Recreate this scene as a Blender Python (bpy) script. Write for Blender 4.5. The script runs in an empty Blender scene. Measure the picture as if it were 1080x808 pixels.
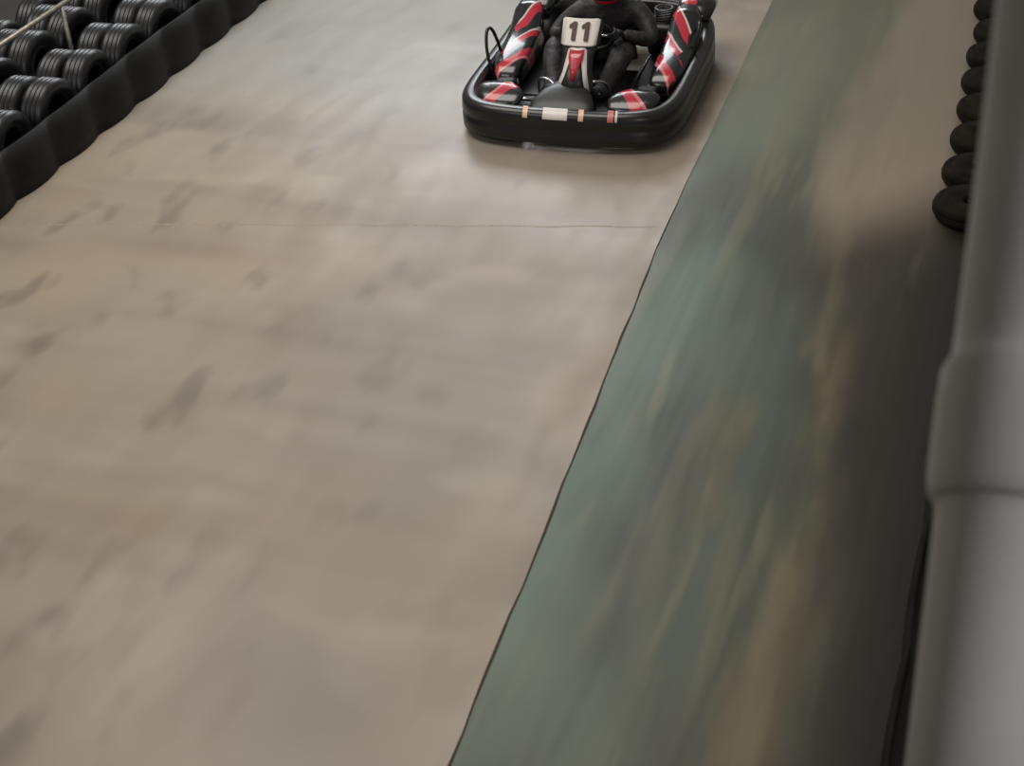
import bpy, bmesh, math, random
from mathutils import Vector, Matrix
random.seed(4)
PI=math.pi
scene=bpy.context.scene

# ---------------------------------------------------------------- helpers
def link(o,parent=None):
    bpy.context.collection.objects.link(o)
    if parent is not None: o.parent=parent
    return o
def empty(name,loc=(0,0,0),rz=0,s=1):
    o=bpy.data.objects.new(name,None); o.location=loc; o.rotation_euler=(0,0,rz); o.empty_display_size=.2; o.scale=(s,s,s)
    return link(o)
def mesh(name,verts,faces,mat=None,parent=None,smooth=True,mats=None,fm=None):
    me=bpy.data.meshes.new(name); me.from_pydata([tuple(v) for v in verts],[],faces); me.validate()
    for m in (mats or ([mat] if mat else [])): me.materials.append(m)
    bm=bmesh.new(); bm.from_mesh(me); bmesh.ops.recalc_face_normals(bm,faces=bm.faces); bm.to_mesh(me); bm.free()
    if fm:
        for p,i in zip(me.polygons,fm): p.material_index=i
    for p in me.polygons: p.use_smooth=smooth
    return link(bpy.data.objects.new(name,me),parent)
class Geo:
    def __init__(s): s.v=[]; s.f=[]
    def add(s,v,f):
        b=len(s.v); s.v+=[tuple(x) for x in v]; s.f+=[tuple(i+b for i in q) for q in f]
    def obj(s,name,mat,parent=None,smooth=True): return mesh(name,s.v,s.f,mat,parent,smooth)
def grid_faces(n,m,cu=False,cv=False):
    F=[]
    for i in range(n if cu else n-1):
        for j in range(m if cv else m-1):
            a=i*m+j;b=i*m+(j+1)%m;c=((i+1)%n)*m+(j+1)%m;d=((i+1)%n)*m+j
            F.append((a,b,c,d))
    return F
def tube_geo(pts,r,seg=10,closed=False):
    pts=[Vector(p) for p in pts]; n=len(pts); V=[]
    rs=r if isinstance(r,(list,tuple)) else [r]*n
    up=None
    for i,p in enumerate(pts):
        a=pts[(i-1)%n] if (closed or i>0) else p
        b=pts[(i+1)%n] if (closed or i<n-1) else p
        t=(b-a).normalized()
        if up is None:
            up=Vector((0,0,1)) if abs(t.z)<.9 else Vector((1,0,0))
        x=(up-t*up.dot(t)).normalized(); y=t.cross(x); up=x
        for k in range(seg):
            an=2*PI*k/seg; V.append(p+(x*math.cos(an)+y*math.sin(an))*rs[i])
    F=grid_faces(n,seg,closed,True)
    if not closed:
        F.append(tuple(range(seg))); F.append(tuple((n-1)*seg+k for k in range(seg)))
    return V,F
def tube(name,pts,r,mat,parent,seg=10,closed=False):
    V,F=tube_geo(pts,r,seg,closed); return mesh(name,V,F,mat,parent)
def smoothpath(pts,k=6,closed=False):
    P=[Vector(p) for p in pts]; n=len(P); out=[]
    rng=range(n if closed else n-1)
    for i in rng:
        p0=P[(i-1)%n] if (closed or i>0) else P[i]; p1=P[i]; p2=P[(i+1)%n]
        p3=P[(i+2)%n] if (closed or i+2<n) else p2
        for j in range(k):
            t=j/k
            out.append(.5*((2*p1)+(-p0+p2)*t+(2*p0-5*p1+4*p2-p3)*t*t+(-p0+3*p1-3*p2+p3)*t**3))
    if not closed: out.append(P[-1])
    return out
def lathe_geo(prof,seg=28,axis='z',c=(0,0,0),closed=True,rot=None):
    V=[]
    for k in range(seg):
        a=2*PI*k/seg
        for r,h in prof:
            if axis=='z': p=Vector((r*math.cos(a),r*math.sin(a),h))
            else: p=Vector((h,r*math.cos(a),r*math.sin(a)))
            if rot is not None: p=rot@p
            V.append(p+Vector(c))
    return V,grid_faces(seg,len(prof),True,closed)
def subd(o,l=2):
    m=o.modifiers.new('s','SUBSURF'); m.levels=l; m.render_levels=l; return o
def loft(name,secs,mat,parent,seg=20,e=3.0,axis='y'):
    V=[]
    for (s,cu,cv,hu,hv) in secs:
        for k in range(seg):
            a=2*PI*k/seg; ca,sa=math.cos(a),math.sin(a)
            u=cu+hu*math.copysign(abs(ca)**(2/e),ca); v=cv+hv*math.copysign(abs(sa)**(2/e),sa)
            V.append((u,s,v) if axis=='y' else (s,u,v))
    F=grid_faces(len(secs),seg,False,True); n=len(secs)
    F.append(tuple(range(seg))); F.append(tuple((n-1)*seg+k for k in range(seg)))
    return mesh(name,V,F,mat,parent)

# ---------------------------------------------------------------- materials
def new_mat(name):
    m=bpy.data.materials.new(name); m.use_nodes=True; nt=m.node_tree
    return m,nt,nt.nodes['Principled BSDF']
def srgb(r,g,b):
    f=lambda c:((c/255+.055)/1.055)**2.4 if c/255>.04045 else c/255/12.92
    return (f(r),f(g),f(b),1)
def simple(name,col,rough=.5,metal=0,var=.25,scale=30,coat=0,bump=0,spec=.5,dist=.01):
    m,nt,b=new_mat(name)
    tc=nt.nodes.new('ShaderNodeTexCoord'); n=nt.nodes.new('ShaderNodeTexNoise'); n.inputs['Scale'].default_value=scale; n.inputs['Detail'].default_value=4
    nt.links.new(tc.outputs['Object'],n.inputs['Vector'])
    r=nt.nodes.new('ShaderNodeValToRGB'); c=col
    r.color_ramp.elements[0].position=.3; r.color_ramp.elements[1].position=.7
    r.color_ramp.elements[0].color=tuple(x*(1-var) for x in c[:3])+(1,); r.color_ramp.elements[1].color=tuple(min(1,x*(1+var)) for x in c[:3])+(1,)
    nt.links.new(n.outputs['Fac'],r.inputs['Fac']); nt.links.new(r.outputs['Color'],b.inputs['Base Color'])
    b.inputs['Roughness'].default_value=rough; b.inputs['Metallic'].default_value=metal; b.inputs['Coat Weight'].default_value=coat
    b.inputs['Specular IOR Level'].default_value=spec
    if bump:
        bp=nt.nodes.new('ShaderNodeBump'); bp.inputs['Strength'].default_value=bump; bp.inputs['Distance'].default_value=dist
        nt.links.new(n.outputs['Fac'],bp.inputs['Height']); nt.links.new(bp.outputs['Normal'],b.inputs['Normal'])
    return m
class NB:
    def __init__(s,nt): s.nt=nt
    def n(s,t,**kw):
        x=s.nt.nodes.new(t)
        for k,v in kw.items(): setattr(x,k,v)
        return x
    def set(s,sock,v):
        if isinstance(v,bpy.types.NodeSocket): s.nt.links.new(v,sock)
        else: sock.default_value=v
    def math(s,op,a,b=0.,c=0.,clamp=False):
        x=s.n('ShaderNodeMath',operation=op); x.use_clamp=clamp
        s.set(x.inputs[0],a); s.set(x.inputs[1],b); s.set(x.inputs[2],c); return x.outputs[0]
    def noise(s,vec,scale,sc=(1,1,1),detail=3,off=(0,0,0),rough=.5,rz=0):
        mp=s.n('ShaderNodeMapping'); mp.inputs['Scale'].default_value=sc; mp.inputs['Location'].default_value=off; mp.inputs['Rotation'].default_value=(0,0,rz)
        s.nt.links.new(vec,mp.inputs['Vector'])
        x=s.n('ShaderNodeTexNoise'); x.inputs['Scale'].default_value=scale; x.inputs['Detail'].default_value=detail; x.inputs['Roughness'].default_value=rough
        s.nt.links.new(mp.outputs[0],x.inputs['Vector']); return x.outputs['Fac']
    def rng(s,v,a,b,lo=0.,hi=1.):
        x=s.n('ShaderNodeMapRange'); x.interpolation_type='SMOOTHSTEP'
        s.set(x.inputs['Value'],v); x.inputs['From Min'].default_value=a; x.inputs['From Max'].default_value=b
        x.inputs['To Min'].default_value=lo; x.inputs['To Max'].default_value=hi; return x.outputs[0]
    def mix(s,f,a,b):
        x=s.n('ShaderNodeMix',data_type='RGBA'); s.set(x.inputs['Factor'],f)
        s.set(x.inputs[6],a); s.set(x.inputs[7],b); return x.outputs[2]

def floor_mat():
    m,nt,b=new_mat('worn_concrete'); N=NB(nt)
    tc=N.n('ShaderNodeTexCoord').outputs['Object']
    sx=N.n('ShaderNodeSeparateXYZ'); nt.links.new(tc,sx.inputs[0]); X,Y=sx.outputs[0],sx.outputs[1]
    big=N.noise(tc,.5,(1,1,1),2)
    c=N.mix(N.rng(big,.35,.65),srgb(159,147,132),srgb(143,131,117))
    band=N.noise(tc,1.0,(.25,1.6,1),2,(3,1,0),rz=.12)
    c=N.mix(N.rng(band,.42,.72,0,.6),c,srgb(124,110,99))
    stre=N.noise(tc,1.2,(1.6,.35,1),2,(0,5,0))
    c=N.mix(N.rng(stre,.5,.8,0,.3),c,srgb(174,162,145))
    warm=N.noise(tc,.8,(1,1,1),1.5,(9,2,0))
    c=N.mix(N.rng(warm,.48,.72,0,.4),c,srgb(166,144,120))
    blot=N.noise(tc,1.7,(1.8,.8,1),2,(1,7,0),rz=.45)
    c=N.mix(N.math('MULTIPLY',N.rng(blot,.55,.72,0,.5),N.rng(X,-2.4,-3.6,.35,1)),c,srgb(100,90,83))
    pale=N.noise(tc,1.2,(.8,1.6,1),1.5,(11,3,0),rz=.2)
    c=N.mix(N.rng(pale,.58,.74,0,.3),c,srgb(180,170,152))
    cool_sheen=N.math('MULTIPLY',N.rng(Y,8.3,10.5),N.rng(X,-2.3,-4.2))
    c=N.mix(N.math('MULTIPLY',cool_sheen,.6),c,srgb(160,162,158))  # bluish window reflection, tinted into the base colour
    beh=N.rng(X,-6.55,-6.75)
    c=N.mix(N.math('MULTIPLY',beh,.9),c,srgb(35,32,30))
    nt.links.new(c,b.inputs['Base Color'])
    nt.links.new(N.rng(big,.3,.7,.36,.52),b.inputs['Roughness'])
    b.inputs['Specular IOR Level'].default_value=.4
    bp=N.n('ShaderNodeBump'); bp.inputs['Strength'].default_value=.5; bp.inputs['Distance'].default_value=.05
    h=N.math('ADD',N.noise(tc,1.7,(1.5,.7,1),1.5,(4,4,0),rz=.4),N.math('MULTIPLY',band,.6))
    nt.links.new(h,bp.inputs['Height']); nt.links.new(bp.outputs[0],b.inputs['Normal'])
    return m
def green_mat():
    m,nt,b=new_mat('worn_green_paint'); N=NB(nt)
    tc=N.n('ShaderNodeTexCoord').outputs['Object']
    sx=N.n('ShaderNodeSeparateXYZ'); nt.links.new(tc,sx.inputs[0]); X,Y=sx.outputs[0],sx.outputs[1]
    s1=N.noise(tc,1.0,(2.2,.4,1),2.5,(2,3,0)); s2=N.noise(tc,.9,(1.2,.6,1),2,(7,1,0)); s3=N.noise(tc,2.0,(2.4,.25,1),2,(5,5,0))
    s4=N.noise(tc,1.3,(1.8,.5,1),3,(3,9,0)); s5=N.noise(tc,2.4,(2.6,.3,1),2,(15,2,0))
    c=N.mix(N.rng(s2,.35,.65),srgb(80,90,74),srgb(64,67,55))
    nearj=N.rng(N.math('ADD',X,N.math('MULTIPLY',N.math('SUBTRACT',s1,.5),1.3)),-1.25,-1.9)
    fresh=N.rng(s2,.62,.38,.15,.6)
    c=N.mix(N.math('MULTIPLY',nearj,fresh),c,srgb(98,121,98))
    wob=N.math('ADD',X,N.math('MULTIPLY',N.math('SUBTRACT',s1,.5),1.1))
    worn_shaded=N.rng(wob,-1.3,-.8)
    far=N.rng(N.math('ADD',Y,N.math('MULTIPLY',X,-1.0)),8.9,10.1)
    base=N.mix(far,srgb(64,57,44),srgb(150,135,117))  # worn floor tone; dark near side is barrier shadow painted in
    c=N.mix(N.math('MULTIPLY',worn_shaded,N.rng(Y,6,9,.5,1)),c,base)
    ochre=N.math('MULTIPLY',N.math('MULTIPLY',N.rng(s4,.42,.66),N.rng(X,-1.45,-1.0)),N.rng(X,-.40,-.75))
    c=N.mix(N.math('MULTIPLY',ochre,N.rng(Y,7.8,6.8,0,.62)),c,srgb(132,112,80))
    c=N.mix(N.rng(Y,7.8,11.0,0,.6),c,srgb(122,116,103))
    c=N.mix(N.rng(s3,.50,.78,0,.42),c,srgb(124,115,92))
    c=N.mix(N.rng(s5,.58,.74,0,.30),c,srgb(138,128,104))
    barrier_shade=N.math('MULTIPLY',N.rng(wob,-.85,-.4),N.rng(Y,8.9,7.9,0,.85))
    c=N.mix(barrier_shade,c,srgb(40,34,27))  # shade along the right barrier, painted into the floor colour
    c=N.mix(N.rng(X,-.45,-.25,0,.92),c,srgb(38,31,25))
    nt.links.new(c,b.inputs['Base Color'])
    b.inputs['Roughness'].default_value=.42; b.inputs['Specular IOR Level'].default_value=.35
    bp=N.n('ShaderNodeBump'); bp.inputs['Strength'].default_value=.15; bp.inputs['Distance'].default_value=.03
    nt.links.new(s3,bp.inputs['Height']); nt.links.new(bp.outputs[0],b.inputs['Normal'])
    return m
def livery(name,cols,vec,scale,off=0,rough=.25):
    m,nt,b=new_mat(name); N=NB(nt)
    tc=N.n('ShaderNodeTexCoord').outputs['Object']
    ab=N.n('ShaderNodeVectorMath',operation='ABSOLUTE'); nt.links.new(tc,ab.inputs[0])
    s1=N.n('ShaderNodeSeparateXYZ'); nt.links.new(ab.outputs[0],s1.inputs[0]); s2=N.n('ShaderNodeSeparateXYZ'); nt.links.new(tc,s2.inputs[0])
    v=N.math('ADD',N.math('MULTIPLY',s1.outputs[0],vec[0]),N.math('ADD',N.math('MULTIPLY',s2.outputs[1],vec[1]),N.math('MULTIPLY',s2.outputs[2],vec[2])))
    v=N.math('FRACT',N.math('ADD',N.math('MULTIPLY',N.math('ADD',v,N.math('MULTIPLY',N.noise(tc,4,detail=1),.12)),scale),off))
    r=N.n('ShaderNodeValToRGB'); r.color_ramp.interpolation='CONSTANT'
    el=r.color_ramp.elements; el[0].position=0; el[0].color=cols[0][1]; el[1].position=cols[1][0]; el[1].color=cols[1][1]
    for p,c in cols[2:]:
        e=el.new(p); e.color=c
    patch=N.rng(N.math('ADD',s1.outputs[0],N.math('MULTIPLY',N.noise(tc,4,detail=1,off=(3,1,2)),.2)),.735,.725)
    col=N.mix(patch,BLK,r.outputs[0])
    nt.links.new(v,r.inputs[0]); nt.links.new(col,b.inputs['Base Color'])
    b.inputs['Roughness'].default_value=rough; b.inputs['Coat Weight'].default_value=.4
    return m
BLK=(.010,.010,.011,1); RED=srgb(182,40,56); WHT=srgb(205,190,185); PNK=srgb(205,116,118)
M_floor=floor_mat(); M_green=green_mat()
M_crack=simple('floor_joint_dirt',srgb(62,51,41),.9)
M_seam=simple('floor_seam_dirt',srgb(146,132,118),.7)
M_tyre=simple('barrier_tyre_rubber',(.010,.010,.011,1),.34,var=.5,scale=9,bump=.2)
M_tyrebrown=simple('dusty_tyre_rubber',(.014,.010,.007,1),1,var=.4,scale=9,spec=.12)
M_belt=simple('conveyor_belt_rubber',(.006,.006,.006,1),.6,var=.5,scale=5,bump=.3,spec=.25)
M_beltd=simple('dusty_belt_rubber',(.012,.010,.008,1),.9,var=.4,scale=5,spec=.15)
M_rail=simple('rail_steel',(.30,.28,.24,1),.4,metal=.6)
M_pole=simple('painted_steel_post',srgb(126,125,121),.38,var=.05,scale=4)
M_plastic=simple('black_bumper_plastic',(.010,.010,.010,1),.3,var=.4,scale=8,coat=.1)
M_black=simple('black_parts',(.010,.010,.010,1),.4)
M_kt=simple('slick_tyre',(.02,.02,.02,1),.6)
M_rim=simple('alloy_rim',(.3,.3,.3,1),.35,metal=1)
M_steel=simple('chrome_tube',(.55,.55,.55,1),.25,metal=1)
M_red=simple('red_gloss',RED,.25,var=.08,coat=.5)
M_white=simple('white_gloss',srgb(222,214,206),.35,var=.04)
M_orange=simple('pale_sticker',srgb(232,190,160),.35,var=.1)
M_pink=simple('pink_sticker',PNK,.35,var=.1)
M_digit=simple('digit_brown',srgb(70,30,20),.5,var=.05)
M_suit=simple('race_suit_cloth',(.020,.018,.019,1),.62,var=.6,scale=11,bump=.9,dist=.03)
M_glove=simple('glove_leather',(.035,.032,.032,1),.5,var=.3,scale=60)
M_seat=simple('seat_fibreglass',(.012,.012,.012,1),.3)
M_visor=simple('tinted_visor',(.01,.01,.014,1),.08,var=.1,coat=1)
M_pod=livery('pod_livery',[(0,BLK),(.10,RED),(.24,WHT),(.27,BLK),(.50,PNK),(.54,RED),(.66,BLK),(.84,RED),(.94,WHT),(.97,BLK)],(1.8,1.0,.3),1.05,-.38)
M_nose=livery('nose_livery',[(0,BLK),(.38,RED),(.52,PNK),(.57,BLK)],(.9,.6,.3),1.7,.35)

# ---------------------------------------------------------------- floor
crack=[(-1.78,-2),(-1.80,2.0),(-1.832,3.5),(-1.846,3.85),(-1.872,4.49),(-1.902,5.29),(-1.938,6.0),(-1.97,6.7),(-1.998,7.3),(-2.02,7.8),(-2.045,8.4),(-2.06,9.61),(-2.08,11),(-2.10,12.4)]
cp=smoothpath([(x,y,0) for x,y in crack],4)
cp=[p+Vector((.003*math.sin(p.y*5.3)+.002*math.sin(p.y*13.1),0,0)) for p in cp]+[Vector((-2.15,26,0))]
V=[];F=[];xl,xr=-14,9
for p in cp: V+=[(xl,p.y,0),(p.x,p.y,0),(xr,p.y,0)]
for i in range(len(cp)-1):
    a=i*3; F.append((a,a+1,a+4,a+3)); F.append((a+1,a+2,a+5,a+4))
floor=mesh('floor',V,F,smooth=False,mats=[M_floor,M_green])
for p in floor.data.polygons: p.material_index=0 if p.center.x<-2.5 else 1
V=[]
pp=[p for p in cp if p.y<9.7]
for i,p in enumerate(pp):
    w=(.0060+.0018*math.sin(i*1.3))*(1 if p.y<7.5 else max(.2,1-(p.y-7.5)/2.5))
    V+=[(p.x-w,p.y,.0015),(p.x+w,p.y,.0015)]
mesh('floor_joint',V,grid_faces(len(pp),2),M_crack,smooth=False)
V=[]
for i in range(40):
    t=i/39; x=-6.45+t*4.36; y=7.49+t*.85+.008*math.sin(i*1.3); V+=[(x,y-.007,.0001),(x,y+.007,.0001)]
mesh('floor_seam',V,grid_faces(40,2),M_seam,smooth=False)

# ---------------------------------------------------------------- tyre barriers
def tyre(G,x,y,z,R=.265,h=.135,ri=.15,seg=26):
    prof=[(ri,.02),(ri+.03,.0),(R-.045,.0),(R-.012,.018),(R,.045),(R-.008,.052),(R,.06),(R,h-.06),(R-.008,h-.052),(R,h-.045),(R-.012,h-.018),(R-.04,h-.002),(R-.05,h-.010),(R-.06,h),(ri+.05,h-.004),(ri+.04,h-.012),(ri+.02,h-.006),(ri,h-.03)]
    v,f=lathe_geo(prof,seg,c=(x,y,z)); G.add(v,f)
def tyre_up(G,x,y,R,W,yaw):
    w=W/2; ri=.14
    prof=[(ri,-w*.7),(ri+.03,-w*.95),(R-.05,-w),(R-.018,-w*.86)]
    for k in range(4):
        a=-w*.72+k*w*.40; prof+=[(R-.016,a-.004),(R-.002,a+.006),(R,a+w*.12),(R-.002,a+w*.26),(R-.016,a+w*.34)]
    prof+=[(R-.018,w*.86),(R-.05,w),(ri+.03,w*.95),(ri,w*.7)]
    v,f=lathe_geo(prof,30,'x',c=(0,0,0))
    rot=Matrix.Rotation(yaw,3,'Z')
    G.add([rot@p+Vector((x,y,R+.003)) for p in v],f)
G=Geo()
for row,cx in enumerate([-6.74,-6.95,-7.34,-7.55,-7.76]):
    for i in range(21):
        R=.268 if row<2 else .285
        tyre_up(G,cx+random.uniform(-.012,.012),6.45+i*.545+(row//2)*.2+random.uniform(-.01,.01),R+random.uniform(-.006,.002),.195,random.uniform(-.06,.06))
G.obj('tyre_barrier',M_tyre)
G=Geo()
for row,(cx,nt_) in enumerate([(-.195,1),(.22,1),(.63,3)]):
    for i in range(17):
        y=8.86+i*.49+row*.12
        for k in range(nt_):
            tyre(G,cx+random.uniform(-.02,.02),y+random.uniform(-.015,.015),k*.132+.002,R=.245,h=.12,ri=.05)
G.obj('tyre_barrier.001',M_tyrebrown)
def belt(name,x0,y0,y1,h,mat,amp,per,side=1):
    n=int((y1-y0)/.06); V=[]
    for i in range(n+1):
        y=y0+(y1-y0)*i/n; ww=abs(math.sin(PI*(y-y0)/per))**.7
        xb=x0+side*amp*ww; zt=h+.025*ww+.01*math.sin(y*2.1)
        for (dx,z) in [(0,.003),(.006*side,h*.3),(.0,h*.6),(-.01*side,zt),(-.03*side,zt),(-.03*side,.003)]:
            V.append((xb+dx,y,z))
    return mesh(name,V,grid_faces(n+1,6,False,True),mat)
belt('rubber_belt_barrier',-6.56,6.18,17,.38,M_belt,.05,.545)
belt('rubber_belt_barrier.001',-.17,1.2,8.58,.14,M_beltd,.015,.9,-1)
rl=empty('guard_rail')
tube('rail_tube',[(-7.14,5.8,.72),(-7.14,17,.72)],.020,M_rail,rl)
for i in range(7):
    tube(f'rail_post_{i+1}',[(-7.14,6.2+i*1.7,0),(-7.14,6.2+i*1.7,.72)],.018,M_rail,rl)

# ---------------------------------------------------------------- steel post with collar
V=[];seg=64;R0=.118;px,py=-.05+R0+.003,2.0
prof=[(0,0,0),(0,2.6,0),(0,2.95,.3),(.001,3.06,.9),(.002,3.085,.9),(.005,3.095,.9),(.011,3.10,.9),(.016,3.112,.9),(.019,3.15,.9),(.019,3.22,.9),(.018,3.30,.9),(.016,3.345,.9),(.010,3.36,.9),(.004,3.37,.88),(.002,3.42,.75),(.001,3.50,.5),(0,3.58,.3),(0,3.9,0),(0,6.4,0)]
for dr,z,t in prof:
    for k in range(seg):
        a=2*PI*k/seg; r=R0+dr; V.append((px+r*math.cos(a),py+r*math.sin(a),z+(.025 if 2.7<z<3.7 else 0)-t*.15*math.sin(a)))
mesh('support_post',V,grid_faces(len(prof),seg,False,True)+[tuple(range(seg)),tuple((len(prof)-1)*seg+k for k in range(seg))],M_pole)

# ---------------------------------------------------------------- go kart  (front is -y, origin on ground)
KS=1.05
K=empty('go_kart',(-3.07,10.34,0),math.radians(1.5),KS)
HW,FL,RL=.79,.96,.92
EX=6.0
def ringpt(a,sc=0):
    ca,sa=math.cos(a),math.sin(a); e=2/(EX if sa<0 else 4.2)
    x=(HW-sc)*math.copysign(abs(ca)**e,ca)
    L=FL if sa<0 else RL
    y=(L-sc)*math.copysign(abs(sa)**e,sa)
    if sa<0: y-= .07*(1-(x/HW)**2)*min(1,-sa*1.5)
    return x,y
prof=[(0.015,.045),(0,.06),(0,.135),(.012,.150),(.012,.165),(.0,.18),(.004,.245),(.025,.272),(.075,.28),(.10,.262),(.10,.06),(.09,.045)]
V=[];n=128
for i in range(n):
    a=2*PI*i/n
    sa=math.sin(a); lift=.07*max(0,sa)
    for off,z in prof:
        x,y=ringpt(a,off); V.append((x,y,z*(1+.30*max(0,sa))+lift*.3))
mesh('perimeter_bumper',V,grid_faces(n,len(prof),True,True),M_plastic,K)
def sticker(name,x0,x1,mat,y0=.0,z=0):
    V=[];m=6
    for i in range(m):
        x=x0+(x1-x0)*i/(m-1)
        yb=-(FL*(1-abs(x/HW)**EX)**(1/EX))-.07*(1-(x/HW)**2)
        V+=[(x,yb+.001,.232),(x,yb+.002,.246),(x,yb+.023,.2745),(x-.01,yb+.075,.2835)]
    return mesh(name,V,grid_faces(m,4),mat,K)
sticker('bumper_sticker_1',-.24,-.205,M_orange); sticker('bumper_sticker_2',-.10,.07,M_white)
sticker('bumper_sticker_3',.145,.18,M_orange); sticker('bumper_sticker_4',.34,.38,M_pink); sticker('bumper_sticker_5',.39,.405,M_white)
loft('floor_tray',[(-.86,0,.07,.22,.012),(-.4,0,.07,.30,.012),(.2,0,.07,.30,.012)],M_black,K,e=8)
for s,nm in ((-1,'r'),(1,'l')):
    loft('skirt_'+nm,[(-.88,s*.5,.10,.20,.01),(-.5,s*.52,.10,.20,.01),(.5,s*.52,.10,.20,.01)],M_black,K,e=8)
    tube('frame_rail_'+nm,smoothpath([(s*.25,-.85,.09),(s*.30,-.4,.09),(s*.30,.2,.09),(s*.33,.8,.10)],5),.017,M_black,K)
    loft('side_pod_'+nm,[(-.38,s*.56,.19,.02,.02),(-.36,s*.56,.20,.09,.06),(-.25,s*.57,.21,.11,.09),(0,s*.58,.225,.12,.105),(.22,s*.585,.25,.12,.13),(.36,s*.59,.31,.115,.17),(.44,s*.59,.36,.09,.15),(.46,s*.59,.37,.03,.05)],M_pod,K,seg=24,e=3.6)
    loft('front_wing_'+nm,[(-.90,s*.42,.25,.02,.01),(-.88,s*.44,.26,.13,.025),(-.80,s*.46,.285,.17,.035),(-.74,s*.48,.30,.16,.035),(-.70,s*.49,.31,.12,.03),(-.68,s*.49,.31,.03,.01)],M_nose,K,seg=24,e=2.6)
    loft('rear_fairing_'+nm,[(.56,s*.60,.33,.02,.02),(.58,s*.60,.36,.12,.05),(.70,s*.60,.40,.14,.06),(.84,s*.60,.38,.13,.07),(.90,s*.60,.33,.05,.04)],M_pod,K,seg=20,e=2.8)
def wheel(name,x,y,R,W,steer=0):
    e=bpy.data.objects.new(name,None); e.location=(x,y,R+.004); e.rotation_euler=(0,0,steer); link(e,K)
    w=W/2
    v,f=lathe_geo([(R*.52,-w*.8),(R*.8,-w),(R*.95,-w*.92),(R,-w*.7),(R,w*.7),(R*.95,w*.92),(R*.8,w),(R*.52,w*.8)],36,'x')
    mesh(name+'_tyre',v,f,M_kt,e)
    v,f=lathe_geo([(R*.53,-w*.82),(R*.48,-w*.7),(R*.3,-w*.3),(R*.08,-w*.3),(R*.08,w*.3),(R*.3,w*.3),(R*.48,w*.7),(R*.53,w*.82),(R*.45,w*.6),(R*.45,-w*.6)],30,'x')
    mesh(name+'_rim',v,f,M_rim,e)
wheel('wheel_front_r',-.50,-.54,.14,.13,.12); wheel('wheel_front_l',.50,-.54,.14,.13,.12)
wheel('wheel_rear_r',-.58,.66,.15,.20); wheel('wheel_rear_l',.58,.66,.15,.20)
tube('rear_axle',[(-.6,.66,.154),(.6,.66,.154)],.018,M_steel,K)
tube('tie_rod',[(-.44,-.48,.15),(.44,-.48,.15)],.009,M_steel,K)
for s,nm in ((-1,'r'),(1,'l')):
    tube('stub_axle_'+nm,[(s*.28,-.54,.14),(s*.5,-.54,.144)],.015,M_steel,K)
    tube('nose_hoop_'+nm,smoothpath([(s*.08,-.80,.20),(s*.10,-.70,.33),(s*.22,-.62,.34),(s*.26,-.55,.20),(s*.27,-.5,.09)],6),.010,M_steel,K)
    tube('pedal_'+nm,[(s*.15,-.60,.08),(s*.15,-.64,.26),(s*.20,-.64,.26)],.010,M_steel,K)
loft('nose_cone',[(-.99,0,.23,.05,.01),(-.97,0,.24,.22,.03),(-.88,0,.275,.22,.045),(-.78,0,.30,.18,.05),(-.70,0,.32,.12,.05),(-.66,0,.33,.04,.02)],M_black,K,seg=28,e=2.8)
FX=.035
def shield(name,rows,mat,th=.012):
    V=[];m=9
    for layer in (0,1):
        for (y,z,hw,bow) in rows:
            for j in range(m):
                u=-1+2*j/(m-1)
                V.append((hw*u+FX,y+bow*u*u+layer*th,z-layer*th*.4))
    n=len(rows); F=grid_faces(n,m); off=n*m
    F+= [tuple(i+off for i in q) for q in grid_faces(n,m)]
    for i in range(n-1):
        for j in (0,m-1):
            F.append((i*m+j,(i+1)*m+j,(i+1)*m+j+off,i*m+j+off))
    for i in (0,n-1):
        for j in range(m-1): F.append((i*m+j,i*m+j+1,i*m+j+1+off,i*m+j+off))
    return mesh(name,V,F,mat,K)
def sh(t): return (-.80+.37*t,.29+.40*t)
def shrow(t,hw,bow,d=0): y,z=sh(t); return (y-d*.73,z+d*.68,hw,bow)
shield('front_fairing',[shrow(0,.15,.05),shrow(.15,.13,.05),shrow(.35,.11,.04),shrow(.55,.11,.03),shrow(.66,.13,.02),shrow(.75,.145,.02),shrow(.97,.15,.02),shrow(1.03,.13,.02)],M_black)
shield('fairing_stripe_white',[shrow(.02,.125,.04,.012),shrow(.3,.085,.03,.012),shrow(.6,.065,.02,.012),shrow(.64,.05,.02,.012)],M_white,.008)
shield('fairing_stripe_black',[shrow(.03,.095,.03,.022),shrow(.25,.062,.02,.022),shrow(.45,.04,.01,.022)],M_black,.008)
shield('fairing_flash_red',[shrow(.20,.012,.0,.028),shrow(.36,.03,.01,.028),shrow(.50,.05,.01,.026),shrow(.60,.05,.02,.026)],M_red,.008)
shield('number_plate',[shrow(.655,.10,.014,.014),shrow(.675,.122,.02,.014),shrow(1.0,.13,.02,.014),shrow(1.02,.11,.014,.014)],M_white,.008)
def digit(name,cx):
    def P(u,v,d=.026):
        y,z=sh(.845+v/.56); return (cx+u+FX,y-.73*d+.015*((cx+u)/.13)**2,z+.68*d)
    out=[(-.012,-.065),(.016,-.065),(.016,.07),(-.004,.07),(-.034,.045),(-.034,.022),(-.012,.034)]
    V=[P(u,v) for u,v in out]+[P(u,v,.018) for u,v in out]; n=len(out)
    F=[tuple(range(n)),tuple(range(n,2*n))]+[(i,(i+1)%n,(i+1)%n+n,i+n) for i in range(n)]
    mesh(name,V,F,M_digit,K,smooth=False)
digit('digit_1',-.040); digit('digit_2',.048)
C=Vector((.03,-.20,.50)); ax=Vector((0,.85,.53)).normalized(); XX=Vector((1,0,0)); tv=Vector((0,-.53,.85)).normalized(); RW=.16
def rimp(u): return C+RW*(math.cos(u)*XX+math.sin(u)*tv)
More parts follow.
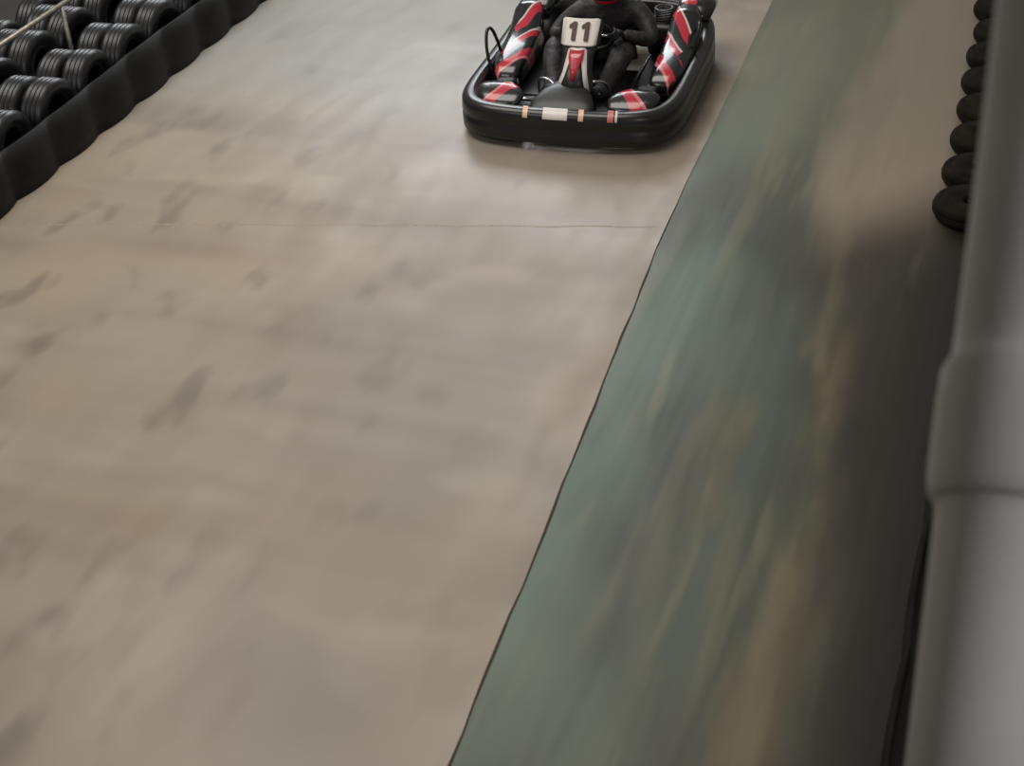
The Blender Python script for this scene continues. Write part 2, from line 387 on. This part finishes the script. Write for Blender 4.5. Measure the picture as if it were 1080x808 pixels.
tube('steering_wheel',[rimp(2*PI*i/36) for i in range(36)],.015,M_black,K,closed=True)
for i,u in enumerate((0,PI,-PI/2)): tube(f'steering_spoke_{i+1}',[C,rimp(u)],.010,M_steel,K)
tube('steering_column',[C,C-ax*.42],.012,M_steel,K)
V=[];rows=[(.10,-.02,.16,.05),(.085,.10,.18,.07),(.09,.25,.19,.10),(.12,.42,.20,.13),(.22,.52,.20,.14),(.36,.57,.19,.13),(.50,.61,.17,.09),(.58,.63,.13,.04)]
m=11
for (z,y,hw,side) in rows:
    for j in range(m):
        u=-1+2*j/(m-1); V.append((hw*u,y-.5*side*abs(u)**3*(1 if z>.2 else 0),z+side*abs(u)**3*(1 if z<.2 else .3)))
o=mesh('seat_shell',V,grid_faces(len(rows),m),M_seat,K); sm=o.modifiers.new('t','SOLIDIFY'); sm.thickness=.012; subd(o,1)
loft('engine_block',[(.40,.40,.22,.09,.09),(.42,.40,.23,.11,.12),(.60,.40,.23,.11,.12),(.62,.40,.22,.09,.09)],M_black,K,e=5)
G=Geo()
for k in range(6):
    v,f=lathe_geo([(.05,0),(.075,.002),(.075,.008),(.05,.010)],16,c=(.40,.51,.35+k*.018)); G.add(v,f)
G.obj('cylinder_fins',M_black,K)
tube('exhaust_pipe',smoothpath([(.38,.60,.24),(.30,.76,.24),(0,.80,.24),(-.36,.80,.22)],6),[.022]*7+[.04]*12,M_steel,K)
loft('fuel_tank',[(-.42,0,.13,.08,.05),(-.40,0,.14,.10,.07),(-.22,0,.15,.10,.08),(-.20,0,.15,.08,.06)],M_black,K,e=4)
tube('side_hoop_r',smoothpath([(-.66,-.30,.15),(-.71,-.28,.36),(-.72,-.22,.50),(-.70,-.14,.46),(-.66,-.05,.20)],6),.012,M_black,K)
tube('side_hoop_l',smoothpath([(.66,.10,.15),(.71,.12,.36),(.72,.18,.46),(.70,.26,.42),(.66,.34,.20)],6),.012,M_black,K)

# ---------------------------------------------------------------- driver
D=empty('kart_driver',K.location,K.rotation_euler.z,KS)
def skin(name,js,es,mat,parent,root=0,lvl=2):
    names=list(js); idx={k:i for i,k in enumerate(names)}
    me=bpy.data.meshes.new(name); me.from_pydata([js[k][0] for k in names],[(idx[a],idx[b]) for a,b in es],[])
    o=link(bpy.data.objects.new(name,me),parent); me.materials.append(mat)
    m=o.modifiers.new('skin','SKIN'); m.use_smooth_shade=True
    for i,k in enumerate(names):
        r=js[k][1]; me.skin_vertices[0].data[i].radius=(r,r) if not isinstance(r,tuple) else r
    me.skin_vertices[0].data[root].use_root=True
    subd(o,lvl); return o
TX=.09
J={'pel':((0,.38,.20),(.15,.12)),'bel':((.03,.35,.32),(.165,.135)),'che':((TX*.8,.28,.44),(.19,.145)),'upc':((TX,.20,.535),(.17,.12)),'nec':((TX,.15,.615),.058),'hed':((TX,.11,.70),.07)}
E=[('pel','bel'),('bel','che'),('che','upc'),('upc','nec'),('nec','hed')]
for s,n in ((-1,'r'),(1,'l')):
    J.update({'sh'+n:((s*.20+TX,.18,.545),.088),'ua'+n:((s*.30+TX*.8,.10,.47),.074),'el'+n:((s*.355+TX*.7,.01,.395),.062),'fa'+n:((s*.285+TX*.5,-.07,.44),.052),'wr'+n:((s*.205+.03,-.135,.49),.036),
      'hi'+n:((s*.12,.32,.20),.11),'th'+n:((s*.19,.10,.30),.100),'kn'+n:((s*.25,-.14,.375),.090),'ca'+n:((s*.22,-.32,.30),.076),'an'+n:((s*.17,-.50,.19),.056),'he'+n:((s*.165,-.53,.135),.047),'to'+n:((s*.165,-.62,.25),.045),'tt'+n:((s*.165,-.64,.30),.036)})
    E+=[('upc','sh'+n),('sh'+n,'ua'+n),('ua'+n,'el'+n),('el'+n,'fa'+n),('fa'+n,'wr'+n),('pel','hi'+n),('hi'+n,'th'+n),('th'+n,'kn'+n),('kn'+n,'ca'+n),('ca'+n,'an'+n),('an'+n,'he'+n),('an'+n,'to'+n),('to'+n,'tt'+n)]
skin('body',J,E,M_suit,D)
for s,n in ((-1,'r'),(1,'l')):
    u0=.12 if s>0 else PI-.12
    P=rimp(u0); rad=(P-C).normalized(); tan=ax.cross(rad)*s; wr=Vector(J['wr'+n][0])
    palm=P+rad*.018+ax*.030
    js={'w':(tuple(wr),.030),'p':(tuple(wr.lerp(palm,.55)),(.034,.024)),'q':(tuple(palm),(.036,.02))}
    skin('palm_'+n,js,[('w','p'),('p','q')],M_glove,D)
    for k in range(4):
        o_=(1.5-k)*.021; L=[1.0,1.08,1.02,.85][k]
        js={};prev=None;ed=[]
        for q,(phi,rr) in enumerate([(75,.034),(25,.036*L),(-35,.032*L),(-100,.029),(-155,.027)]):
            a=math.radians(phi); p=P+tan*o_+rr*(math.cos(a)*rad+math.sin(a)*ax)
            js[f'a{q}']=(tuple(p),[.0105,.0105,.0098,.009,.0075][q])
            if prev: ed.append((prev,f'a{q}'))
            prev=f'a{q}'
        skin(f'finger_{n}_{k+1}',js,ed,M_glove,D,lvl=1)
    js={'a':(tuple(palm+tan*.01),.014),'b':(tuple(P+tan*.045+ax*.032+rad*.006),.0115),'c':(tuple(P+tan*.058+ax*.026-rad*.016),.010),'d':(tuple(P+tan*.062+ax*.014-rad*.03),.008)}
    skin('thumb_'+n,js,[('a','b'),('b','c'),('c','d')],M_glove,D,lvl=1)
V=[];n,m=22,32;hc=Vector((TX,.085,.755))
for i in range(n+1):
    th=PI*i/n
    for j in range(m):
        a=2*PI*j/m
        x=math.sin(th)*math.cos(a)*.125; y=math.sin(th)*math.sin(a)*.155; z=math.cos(th)*.145
        if y<0 and z<-.01: y*=1+.9*min(.25,-z/.145*.35)
        if z<-.09: z=-.09+(z+.09)*.5
        V.append(hc+Vector((x,y,z)))
ho=mesh('helmet_shell',V,grid_faces(n+1,m,False,True),smooth=True,mats=[M_black,M_visor,M_red],parent=D)
for p in ho.data.polygons:
    c=p.center-hc
    if c.y<-.04 and -.03<c.z<.06: p.material_index=1
    elif c.z<-.06: p.material_index=2
skin('neck_collar',{'a':((TX,.165,.585),.070),'b':((TX,.145,.63),.068)},[('a','b')],M_black,D)

# ---------------------------------------------------------------- lights
def area(name,loc,target,size,sy,power,col):
    l=bpy.data.lights.new(name,'AREA'); l.shape='RECTANGLE'; l.size=size; l.size_y=sy; l.energy=power; l.color=col
    o=bpy.data.objects.new(name,l); o.location=loc; d=Vector(target)-Vector(loc); o.rotation_euler=d.to_track_quat('-Z','Y').to_euler(); return link(o)
area('ceiling_light',(-5.2,8.8,6.5),(-4.8,8.8,0),3.5,5,310,(1,.955,.885))
area('floor_sheen_light',(-6.5,17,5.5),(-4.5,10,0),4,3,355,(.92,.96,1))  # added lamp, set at the mirror angle for the bluish floor sheen
area('ceiling_light.002',(-6.5,1.0,6.2),(-5.8,4.5,0),3,3,105,(1,.95,.90))
area('post_fill_light',(2.4,.3,5.0),(.1,2.0,2.9),.6,.6,26,(.98,.98,1)).data.spread=math.radians(70)  # added fill aimed at the post to round its shading
w=bpy.data.worlds.new('World'); scene.world=w; w.use_nodes=True
w.node_tree.nodes['Background'].inputs[0].default_value=(.87,.83,.78,1); w.node_tree.nodes['Background'].inputs[1].default_value=.22

# ---------------------------------------------------------------- camera
c=bpy.data.cameras.new('camera'); c.sensor_width=36; c.lens=36*1600/1080; c.clip_end=200
c.dof.use_dof=True; c.dof.focus_distance=11; c.dof.aperture_fstop=2.8
cam=link(bpy.data.objects.new('camera',c))
Mr=Matrix(((.9473,-.1271,.294),(.3138,.5522,-.7724),(-.0641,.8239,.5631)))
cam.matrix_world=Matrix.Translation((0,0,4.7))@Mr.to_4x4()
scene.camera=cam
scene.view_settings.view_transform='Standard'
